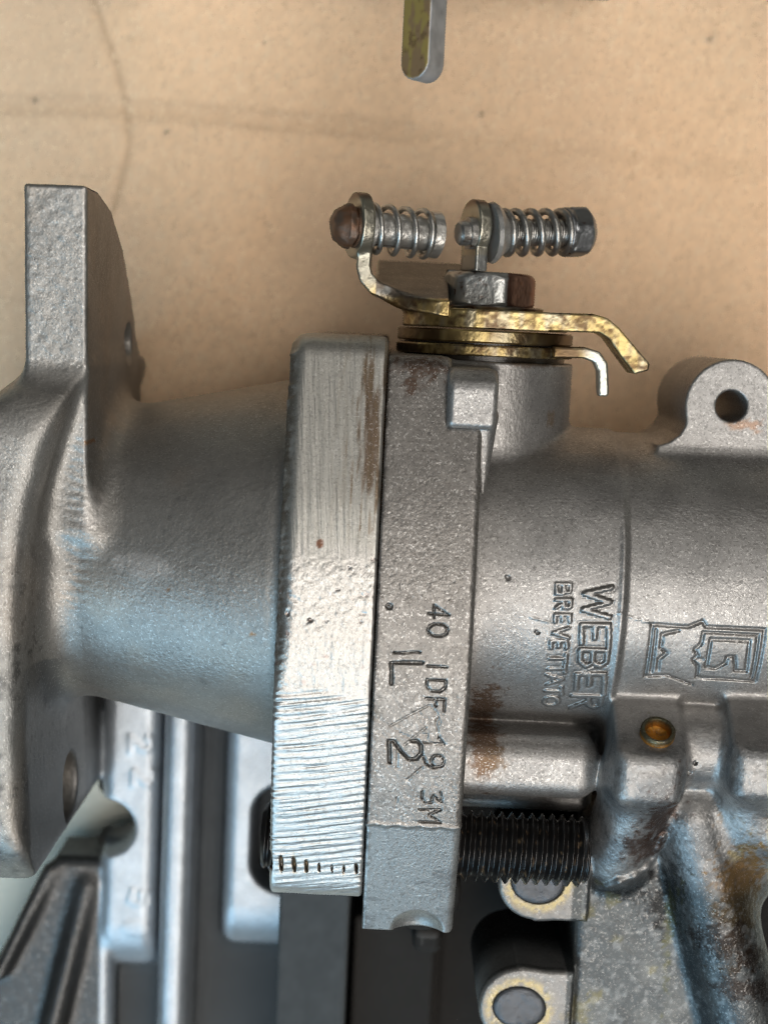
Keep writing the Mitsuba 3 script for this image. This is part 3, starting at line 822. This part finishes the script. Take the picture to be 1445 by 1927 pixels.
v, tri, nrm = sdf_mesh(hooked_disc, (-0.5, -11, 23), (35, 0, 53), 0.24)
cch = brass(0.46, 0.12, seed=8, spot=rimspot)(v)
put(LEV + '__hooked_disc', (v, tri), 'plated_metal', color=np.clip(lerp(cch, [0.52, 0.52, 0.46], 0.9 * sst(27.5, 30, v[:, 0])), 0, 1), normals=nrm)
put(LEV + '__spacer', lathe([(0, 2), (0, 12.4), (4.5, 12.4), (4.5, 2)], ax(-4.2), ax(1), 64), 'black_steel', color=lambda v: np.tile([0.02, 0.016, 0.012], (len(v), 1)))
# washer and hexagon nut
put(LEV + '__washer', lathe([(0, 3), (0, 8.6), (0.5, 8.8), (0.7, 8.4), (0.7, 3)], ax(3.55), ax(9), 64), 'plated_metal', color=steel(0.25, 0.35, 2))


def nut(p):
    x, y, z = p.T
    q = p - np.array([14.5, 0, 38])
    d = np.full(len(p), -1e9)
    for k in range(6):
        a = math.radians(105 + 60 * k)
        d = np.maximum(d, q[:, 0] * math.cos(a) + q[:, 2] * math.sin(a) - 6.6)
    d = smax(d, np.hypot(q[:, 0], q[:, 2]) - 7.35, 0.5)
    f = smax(d, np.abs(y - 6.55) - 2.75, 0.5)
    return smax(f, np.hypot(q[:, 0], q[:, 2]) - 7.3 + 0.9 * np.maximum(np.abs(y - 6.55) - 1.8, 0), 0.4)


v, tri, nrm = sdf_mesh(nut, (5, 3, 29), (24, 10, 47), 0.22)
c = steel(0.36, 0.12, 4, (0.97, 1.0, 0.98))(v)
c = lerp(c, [0.14, 0.055, 0.03], 0.9 * sst(0.2, 0.55, sst(16.4, 17.4, v[:, 0]) * (0.3 + nz(v, 1.3, 83, 3))))
put(LEV + '__nut', (v, tri), 'plated_metal', color=np.clip(c, 0, 1), normals=nrm)
labels[LEV + '__nut'] = {'label': 'hexagonal nut with one rusty face'}
put(LEV + '__shaft_end', lathe([(0, 0.01), (0, 3.2), (5.0, 3.2), (5.5, 2.8), (5.6, 0.01)], ax(3.8), ax(9), 32), 'plated_metal', color=steel(0.3, 0.2, 6))

# left spring screw: rusty domed end, ear, sleeve with an open spring, end collar
s0, s1 = at(648, 424, 46.2), at(823, 442, 40.4)
u1 = (s1 - s0) / np.linalg.norm(s1 - s0); L1 = np.linalg.norm(s1 - s0)
g = lambda t: s0 + u1 * t
_tip = lathe([(-2.0, 0.01), (-1.9, 1.2), (-1.3, 2.3), (-0.3, 3.0), (0.0, 3.3), (0.8, 3.35), (0.85, 2.6), (1.4, 2.6), (1.4, 3.0), (2.3, 3.0), (2.3, 0.5)], s0, s1, 40).subdivide()
_tip.vertices += 0.55 * (np.stack([nz(_tip.vertices, 0.7, k, 2) for k in (1, 2, 3)], 1) - 0.5)
put(LEV + '__screw_tip', _tip, 'worn_plate', color=steel(0.07, 0.40, 9, (1.15, 0.8, 0.6)))
put(LEV + '__sleeve', lathe([(3.4, 0.5), (3.4, 3.3), (4.2, 3.3), (4.25, 2.55), (L1 - 1.7, 2.55), (L1 - 1.65, 3.45), (L1 - 0.15, 3.55), (L1, 3.3), (L1, 0.01)], s0, s1, 48), 'plated_metal', color=steel(0.55, 0.05, 10))
put(LEV + '__spring', spring(g(4.0), g(L1 - 1.8), 3.45, 0.42, 3.0, 0.6, 0.6), 'plated_metal', color=steel(0.42, 0.04, 12), smooth=True)
# right spring screw: pin, ear, dished washer, spring on a threaded shank, slotted hexagon head
r0, r1 = at(861, 438, 44.4), at(1112, 436, 36.9)
u2 = (r1 - r0) / np.linalg.norm(r1 - r0); L2 = np.linalg.norm(r1 - r0)
h = lambda t: r0 + u2 * t
put(LEV + '__screw_pin', lathe([(0, 0.01), (0.05, 1.5), (0.4, 1.85), (1.5, 1.85), (1.55, 2.4), (2.6, 2.4)], r0, r1, 32), 'plated_metal', color=steel(0.42, 0.05, 14))
put(LEV + '__dished_washer', lathe([(5.0, 1.0), (5.0, 4.4), (5.6, 4.6), (6.1, 4.3), (7.2, 3.2), (8.2, 2.9), (8.2, 1)], r0, r1, 48), 'black_steel', color=steel(0.16, 0.05, 15))
put(LEV + '__screw', threaded(h(6), h(L2 - 3), 2.1, 0.75, 0.32, 40, 8, 0.3), 'plated_metal', color=steel(0.36, 0.05, 16), smooth=40)
put(LEV + '__spring_001', spring(h(7.4), h(L2 - 4.2), 3.15, 0.55, 3.6, 2.2, 0.7), 'plated_metal', color=steel(0.33, 0.05, 18), smooth=True)
HX = np.array([u2, np.cross([0, 1, 0], u2) / np.linalg.norm(np.cross([0, 1, 0], u2))])
HX = np.vstack([HX, np.cross(HX[0], HX[1])])


def head(p):
    q = (p - h(L2 - 2.2)) @ HX.T
    d = np.full(len(p), -1e9)
    for k in range(6):
        a = math.radians(20 + 60 * k)
        d = np.maximum(d, q[:, 1] * math.cos(a) + q[:, 2] * math.sin(a) - 3.55)
    rho = np.hypot(q[:, 1], q[:, 2])
    f = smax(d, np.abs(q[:, 0]) - 2.0, 0.3)
    f = smax(f, rho - 4.0 + 1.1 * np.maximum(q[:, 0] - 0.7, 0), 0.3)
    f = np.minimum(f, s_ext(rho - 3.75, q[:, 0], -2.6, -1.7, 0.2))
    return smax(f, -np.maximum(np.abs(q[:, 1] + 0.0) - 0.55, 0.9 - q[:, 0]), 0.15)


c0 = h(L2 - 2.2)
v, tri, nrm = sdf_mesh(head, c0 - 6, c0 + 6, 0.2)
put(LEV + '__screw_head', (v, tri), 'plated_metal', color=steel(0.22, 0.03, 20, (0.96, 1.0, 1.04))(v), normals=nrm)
labels[LEV + '__screw_head'] = {'label': 'dark slotted hexagonal screw head'}

# ------------------------------------------------------------------ the intake manifold
SLOTS = [at(a, b, 62.3)[:2] for a, b in [(510, 1618), (530, 1622), (554, 1624), (577, 1627), (601, 1630), (625, 1632), (647, 1633), (671, 1633)]]
SLOT_L = [2.9, 2.6, 2.3, 2.0, 1.4, 1.4, 1.5, 1.7]
SLOT_W = [0.45, 0.5, 0.48, 0.42, 0.26, 0.22, 0.26, 0.4]


def mani_flange(p):
    x, y, z = p.T
    d = flange_yz(p, CURVE_M, -0.7, -83.5)
    a, b = -14.15 - x, x + 0.55
    ch = 0.25 + 1.5 * sst(-56, -40, y)
    e = np.maximum(a, b)
    f = smax(np.maximum(d, e), (d + a + ch) * 0.7071, 0.5)
    f = smax(f, (d + b + 0.2) * 0.7071, 0.3)
    f = smax(f, d + 0.0 * x, 1.2)
    f = smax(f, 8 - z, 0.5)
    fr = (z > 52) & (f > -3) & (f < 3)
    if fr.any():
        q = p[fr]; X, Y = q[:, 0], q[:, 1]
        wob = nz(q, 0.25, 3, 2)
        low = sst(-50.3, -51.8, Y + 3.4 * (wob - 0.5) + 0.12 * X)
        ph = (Y - 0.17 * X - 0.006 * (X + 7) ** 2 + 0.55 * (nz(q * [0.35, 1, 1], 0.5, 19, 2) - 0.5)) / 1.12
        saw = np.abs((ph % 1) * 2 - 1)
        amp = 0.115 * np.clip(nz(q * [1, 2, 1], 0.35, 29, 3) * 1.9 - 0.30, 0.1, 1) * (1 - 0.5 * sst(-76, -80, Y))
        b_ = low * amp * (sst(0.1, 0.8, saw) - 0.5)
        mid = sst(-30.5, -32, Y + 1.5 * (wob - .5)) * (1 - low)
        scr = mid * sst(-40.5, -42.5, Y + 4.0 * (nz(q, 0.3, 43, 2) - 0.5))
        b_ += scr * 0.10 * (nz(q * [1.2, 0.16, 0.2] + [0, 0, 3], 1.4, 31, 2) - 0.5)
        b_ += (mid - scr) * (0.12 * (nz(q, 1.3, 37, 2) - 0.5) - 0.22 * sst(0.68, 0.8, nz(q, 0.8, 39, 2)))
        upr = 1 - sst(-30.5, -32, Y)
        b_ += upr * 0.028 * (nz(q * [2.2, 0.10, 0.1], 1.6, 47, 2) - 0.5)
        # coarse file strokes along the chamfer
        edge = sst(1.8, 0.4, X + 14.15) * sst(-60, -50, Y)
        b_ += edge * 0.30 * (nz(np.stack([X * 0.5 - Y * 0.9, Y * 0.5, 0 * X], 1), 1.5, 53, 2) - 0.5)
        for (sx, sy), sl, sw in zip(SLOTS, SLOT_L, SLOT_W):
            k = (np.abs(X - sx) < 1) & (np.abs(Y - sy) < 2.5)
            if k.any():
                dd = np.maximum(np.abs(X[k] - sx + 0.06 * (Y[k] - sy)) / (sw * 0.5), np.abs(Y[k] - sy) / (sl * 0.5))
                dd = np.hypot((X[k] - sx + 0.06 * (Y[k] - sy)) / (sw * 0.5), (Y[k] - sy) / (sl * 0.5))
                b_[k] -= 0.9 * sst(1.15, 0.75, dd)
        f[fr] -= b_
    return f


def mani_flange_color(v, n):
    X, Y, Z = v.T
    c = np.tile([0.37, 0.36, 0.33], (len(v), 1))
    c = c * (0.92 + 0.22 * (nz(v * [2.5, 0.12, 0.2], 0.8, 3, 3) - 0.35))[:, None]
    q = sst(-28, -33, Y + 5 * (nz(v * [3, 0.5, 1], 0.5, 3, 3) - .5))
    c = lerp(c, [0.43, 0.41, 0.385], q * 0.8)
    lowm = sst(-50.0, -52, Y)
    c = lerp(c, [0.42, 0.43, 0.425], lowm * 0.8)
    # brown grime rubbed into the scratches near the joint
    s = np.maximum(blob(v, (-2.2, -14, 64), (2.2, 9, 12)), blob(v, (-2.0, -19, 66), (1.8, 4.5, 12)))
    streak = nz(v * [3.2, 0.22, 0.2], 0.8, 57, 3)
    c = lerp(c, [0.10, 0.055, 0.025], 0.85 * sst(0.42, 0.72, (0.5 * s + 1.1 * streak - 0.25) * (s > 0.08)))
    c = lerp(c, [0.16, 0.12, 0.07], 0.35 * sst(0.50, 0.70, streak) * sst(-33, -24, Y) * sst(-12, -2, X))
    c = lerp(c, [0.12, 0.10, 0.075], 0.75 * sst(-12.2, -13.6, X) * sst(-52, -44, Y) * sst(0.3, 0.55, nz(v, 1.0, 67, 3)))
    c = lerp(c, [0.14, 0.05, 0.02], 0.9 * sst(0.3, 0.5, blob(v, at(602, 1023, 69), (0.5, 0.7, 3))))
    c = lerp(c, [0.25, 0.16, 0.14], 0.6 * q * (1 - lowm) * sst(0.66, 0.8, nz(v, 0.8, 39, 2)))
    for (sx, sy), sl, sw in zip(SLOTS, SLOT_L, SLOT_W):
        dd = np.hypot((X - sx + 0.06 * (Y - sy)) / (sw * 0.5), (Y - sy) / (sl * 0.5))
        c = lerp(c, [0.05, 0.035, 0.02], 0.9 * sst(1.25, 0.8, dd) * (Z > 55))
        c = lerp(c, [0.30, 0.20, 0.09], 0.4 * sst(2.2, 1.2, dd) * (Z > 55) * sst(0.4, 0.6, nz(v, 1.5, 91, 2)))
    return lerp(c, [0.12, 0.11, 0.10], 0.8 * sst(50, 40, Z))


put_split(MANI, ['filed_flange'], lambda v: [v[:, 0]], mani_flange, (-15.5, -85.5, 5), (0.2, 0.8, 72), 0.24, 'filed_metal', mani_flange_color)
labels[MANI + '__filed_flange'] = {'label': 'bright flange with file marks and a row of dark thread slots'}

TAB = [(17.3, 65.6), (17.3, 57), (15.4, 47), (10.4, 37.2), (3.2, 28.6), (-3.7, 22.6), (-13, 17), (-30, 14), (-30, 60), (-6.0, 63.0)]
DIG = [at(a, b, 14) for a, b in [(265, 1400), (272, 1465), (265, 1690)]]


def digit_segs():
    two = [(-1, .7), (-.6, 1.1), (.5, 1.1), (.9, .6), (.6, 0), (-1, -1.1), (1, -1.1)]
    five = [(.9, 1.1), (-.7, 1.1), (-.8, .1), (.4, .2), (.9, -.4), (.4, -1.1), (-.9, -.9)]
    out = []
    for q, gl in zip(DIG, (two, two, five)):
        pts = [(q[0] + b * 1.7, q[1] - a * 1.3) for a, b in gl]
        out += [(*a, *b) for a, b in zip(pts[:-1], pts[1:])]
    return out


DSEG = digit_segs()
BAR = [tuple(at(a, b, 13)[:2]) for a, b in [(104, 1614), (216, 1618), (212, 1700), (208, 2000), (-120, 2000), (0, 1792)]]


def mani_prims(p):
    x, y, z = p.T
    rho = np.hypot(y - YC, z - ZC)
    r = np.interp(x, [-50, -43, -16, -12], [21.8, 22.6, 28.4, 29.0])
    run = np.maximum((rho - r) * 0.975, np.abs(x + 32) - 21)
    xf = np.interp(y, [-84, -76, -60, -40, -32, -26, -19, -12, -7, 0], [-48.2, -48.3, -49.3, -49.3, -48.9, -48.0, -46.2, -44.0, -42.2, -41.0])
    hf = smax(np.maximum(s_rng(p, (-72, -83.8, 3), (-40, -5.5, 67.5), 1.2), -72 - x), (x - xf) * 0.96, 4.0)
    hf = smax(hf, np.hypot(np.maximum(np.abs(y + 44.6) - 24.4, 0), np.maximum(np.abs(z - 35) - 18, 0)) - 15.2, 1.0)
    hf = smax(hf, 0.70 * (y + 6.2) - 0.70 * (x + 49.5), 3.0)
    hf = smax(hf, -(np.hypot(y + 75.5, z - 37.5) - 5.5), 0.5)
    tab = s_ext(d_poly(y, z, TAB), x, -50.7, -42.1, 0.5)
    tab = smax(tab, -(np.hypot(y + 4.6, z - 31.0) - 3.6), 0.4)
    w1 = s_rng(p, (-47.8, -117.6, 0), (-37.6, -50, 14.2), 2.6)
    w1 = smax(w1, -np.minimum(np.hypot(x + 46.8, y + 90.4) - 5.0, np.maximum(np.abs(y + 90.4) - 5.0, x + 46.8)), 0.8)
    w1 = smax(w1, 0.55 * (-111.5 - y) + 0.84 * (z - 14.2), 2.0)
    rdg = s_rng(p, (-36.6, -138, 0), (-31.2, -50, 17.5), 2.4)
    w2 = s_rng(p, (-25.8, -112.6, 0), (-12, -50, 14.6), 2.6)
    w2 = smax(w2, -np.minimum(s_cyl(p, (-15.6, -86.5, 0), (-15.6, -86.5, 40), 5.2), np.minimum(s_cyl(p, (-15.6, -95.5, 0), (-15.6, -95.5, 40), 5.2), s_rng(p, (-20.8, -95.5, 0), (-5, -86.5, 40)))), 1.0)
    w2 = smax(w2, 0.55 * (-106.5 - y) + 0.84 * (z - 14.6), 2.0)
    flo = s_rng(p, (-49.5, -138, 2.0), (-1.8, -50, 6.5), 0.8)
    flo = smax(flo, -np.minimum(np.hypot(x + 46.8, y + 90.4) - 5.0, np.maximum(np.abs(y + 90.4) - 5.0, x + 46.8)), 0.5)
    bar = s_ext(d_poly(x, y, BAR), z, 0, 13, 2.0)
    bar = smin(bar, s_cap(p, at(165, 1668, 12.5), at(92, 1960, 15), 1.3, 2.0), 2.5)
    bar = smin(bar, s_cap(p, at(92, 1640, 12.5), at(0, 1830, 15), 1.0, 1.4), 2.5)
    bar = smax(bar, -(np.hypot(x + 46.8, y + 90.4) - 5.0), 0.8)
    lowf = s_rng(p, (-14.4, -138, 3), (-2.6, -80, 31), 0.8)
    return [run, hf, tab, w1, rdg, w2, flo, bar, lowf]


def mani(p):
    run, hf, tab, w1, rdg, w2, flo, bar, lowf = mani_prims(p)
    x, y, z = p.T
    f = smin(run, smin(hf, tab, 2.2), 6.0)
    f = smin(f, smax(smax(flange_yz(p, CURVE_M, -0.7, -83.5) + 2.2, -13.2 - x, 0.3), x + 3, 0.3), 2.0)
    g = smin(np.minimum(np.minimum(w1, rdg), w2), flo, 4.0)
    g = smin(g, np.minimum(bar, lowf), 0.8)
    f = smin(f, g, 1.5)
    up = f < 3
    if up.any():
        q = p[up]
        b_ = 0.16 * (nz(q, 0.18, 6, 2) - 0.5)
        # weld-like ripples where the pipe meets the head flange
        rp = np.exp(-((q[:, 0] + 43.5) / 2.0) ** 2) * sst(-10, -20, q[:, 1]) * sst(-48, -38, q[:, 1]) * (q[:, 2] > 40)
        b_ += 0.045 * rp * np.sin(q[:, 1] * 4.2 + 9 * nz(q, 0.35, 8, 2) + 1.2 * q[:, 0])
        k = (q[:, 0] < -41) & (q[:, 1] > -8) & (q[:, 2] > 50)
        if k.any():
            b_[k] += 0.16 * (nz(q[k], 1.0, 55, 2) - 0.5)
        k = (q[:, 2] > 12) & (q[:, 2] < 16)
        if k.any():
            b_[k] += 0.14 * sst(0.75, 0.35, d_strokes(q[k, 0], q[k, 1], DSEG))
            pd = at(258, 1748, 14)
            b_[k] += 0.09 * sst(1.1, 0.7, np.hypot((q[k, 0] - pd[0]) / 3.2, (q[k, 1] - pd[1]) / 1.7))
        f[up] -= b_
    return f


def mani_color(v, n):
    c = np.tile([0.225, 0.218, 0.205], (len(v), 1))
    c = c * (0.78 + 0.44 * nz(v, 0.12, 2, 3))[:, None] * (0.86 + 0.28 * nz(v, 1.5, 3, 2))[:, None]
    X, Y, Z = v.T
    c = lerp(c, [0.40, 0.38, 0.36], 0.6 * sst(0.35, 0.6, np.maximum(blob(v, at(180, 960, 58), (2.5, 4, 8)), blob(v, at(270, 1060, 60), (6, 2.5, 8))) * (0.3 + 1.2 * nz(v, 0.5, 97, 3))))
    c = lerp(c, [0.28, 0.24, 0.20], 0.5 * sst(0.5, 0.75, nz(v, 0.10, 13, 3)) * (Z > 25))
    c = lerp(c, [0.10, 0.10, 0.10], 0.5 * sst(0.74, 0.86, nz(v, 1.3, 23, 2)) * (Z > 20))
    c = lerp(c, [0.07, 0.065, 0.06], 0.8 * sst(-47.5, -49, X) * sst(0.58, 0.7, nz(v, 0.9, 33, 3)) * sst(-20, -50, Y))
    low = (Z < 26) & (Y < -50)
    c[low] = np.clip(np.tile([0.36, 0.39, 0.42], (low.sum(), 1)) * (0.78 + 0.4 * nz(v[low], 0.35, 43, 3))[:, None], 0, 1)  # bright bluish sky sheen painted into the low web plates
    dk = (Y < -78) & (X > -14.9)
    c[dk] = np.array([0.05, 0.055, 0.058]) * (0.8 + 0.5 * nz(v[dk], 0.5, 53, 3))[:, None]  # deep shade painted into the lower flange
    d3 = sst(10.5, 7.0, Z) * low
    c = lerp(c, [0.03, 0.032, 0.033], 0.92 * d3)  # shade of the channels painted into the web floor
    rt = sst(-50.2, -48.6, X) * sst(-45.5, -47.5, X) * (Y < -50) * (Z > 14)
    c = lerp(c, [0.10, 0.105, 0.11], 0.75 * rt)
    rim = sst(-49.5, -51.5, X) * sst(-40, -60, Y) * (Z > 40)
    c = lerp(c, [0.20, 0.215, 0.215], 0.5 * rim)
    c = lerp(c, [0.05, 0.05, 0.05], 0.7 * rim * sst(0.52, 0.66, nz(v, 0.55, 99, 3)))
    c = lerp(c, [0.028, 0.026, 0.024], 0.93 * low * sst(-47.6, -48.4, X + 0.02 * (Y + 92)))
    for a, b, zz in [(172, 828, 58), (312, 1115, 66), (478, 1190, 64), (365, 1400, 20)]:
        c = lerp(c, [0.22, 0.10, 0.03], 0.9 * sst(0.35, 0.6, blob(v, at(a, b, zz), (0.35, 0.35, 8))))
    return c


mn = ['runner', 'head_flange', 'fixing_tab', 'web_plate', 'web_ridge', 'web_plate_001', 'web_floor', 'corner_bar', 'lower_flange']
put_split(MANI, mn, mani_prims, mani, (-73, -139, 1.5), (-1.5, 18.5, 70), 0.5, {'*': 'cast_smooth', 'lower_flange': 'recess_shade', 'web_floor': 'recess_shade', 'corner_bar': 'cast_dirty'}, mani_color)
labels[MANI + '__runner'] = {'label': 'smooth tapering round pipe'}
labels[MANI + '__fixing_tab'] = {'label': 'thick upright tab with a drilled hole'}
# the stud: screwed into the filed flange, its thread standing free on the carburettor side
st_y, st_z = -75.35, 57.2
put(MANI + '__stud', threaded((-15.7, st_y, st_z), (32.4, st_y, st_z), 5.25, 1.5, 0.95, 96, 14, 1.0), 'black_steel', color=lambda v: np.clip(lerp(np.tile([0.008, 0.0075, 0.0075], (len(v), 1)), [0.20, 0.13, 0.07], 0.5 * sst(0.66, 0.8, nz(v, 1.0, 3, 3))), 0, 1), smooth=50)
labels[MANI + '__stud'] = {'label': 'black threaded stud standing out to the right'}

# ------------------------------------------------------------------ the lever that hangs into the top of the picture
PH = math.radians(40)
TIP = at(795, 118, 42)


def tip(p):
    q = p - TIP
    n = np.array([-math.sin(PH), 0, math.cos(PH)]); w = np.array([math.cos(PH), 0, math.sin(PH)])
    t, a, y = q @ n, q @ w, q[:, 1]
    d2 = np.minimum(np.hypot(a, y) - 2.7, np.maximum(np.abs(a) - 2.7, np.maximum(-y, y - 32)))
    return s_ext(d2, t, -2.0, 2.0, 0.45)


def tip_color(v, n):
    nn = np.array([-math.sin(PH), 0, math.cos(PH)])
    face = sst(0.75, 0.92, n @ nn)
    c = np.tile([0.30, 0.30, 0.30], (len(v), 1)) * (0.6 + 0.8 * nz(v, 0.6, 5, 3))[:, None]
    y = lerp(np.tile([0.24, 0.16, 0.085], (len(v), 1)), [0.31, 0.23, 0.075], sst(0.46, 0.60, nz(v * [1, 0.5, 1], 0.55, 15, 3) + 0.14 * sst(6, 1, np.abs(v[:, 1] - TIP[1] - 3))))
    y = lerp(y, [0.12, 0.07, 0.035], 0.7 * sst(0.55, 0.7, nz(v, 0.9, 25, 3)))
    return np.clip(c * (1 - face[:, None]) + y * face[:, None], 0, 1)


v, tri, nrm = sdf_mesh(tip, TIP - [6, 4, 6], TIP + [6, 34, 6], 0.28)
put('linkage_lever__arm', (v, tri), 'worn_plate', color=tip_color(v, nrm), normals=nrm)
put('linkage_lever__unseen_hub', lathe([(0, 0.01), (0, 9), (0.6, 9.6), (38, 9.6), (38.6, 9), (38.6, 0.01)], TIP + [0, 30, -20], TIP + [0, 30, 20], 48), 'cast_smooth', color=steel(0.3, 0.1, 30))  # unseen, added to shade the cardboard near the top edge
for k, (xa, xb, yy, rr) in enumerate([(-8, 34, 73.5, 18.0), (-66, -44, 70.5, 16.0), (58, 95, 79.5, 18)]):
    put('linkage_lever__shade_caster' + ('' if k == 0 else f'_{k:03d}'), lathe([(0, 0.01), (0, rr - 1), (1, rr), (xb - xa - 1, rr), (xb - xa, rr - 1), (xb - xa, 0.01)], (xa, yy, rr), (xb, yy, rr), 40), 'cast_smooth', color=steel(0.25, 0.1, 40 + k))  # unseen cylinders added past the top edge to cast shadows
labels['linkage_lever'] = {'label': 'round ended steel lever with yellow plating reaching in from the top edge', 'category': 'lever'}
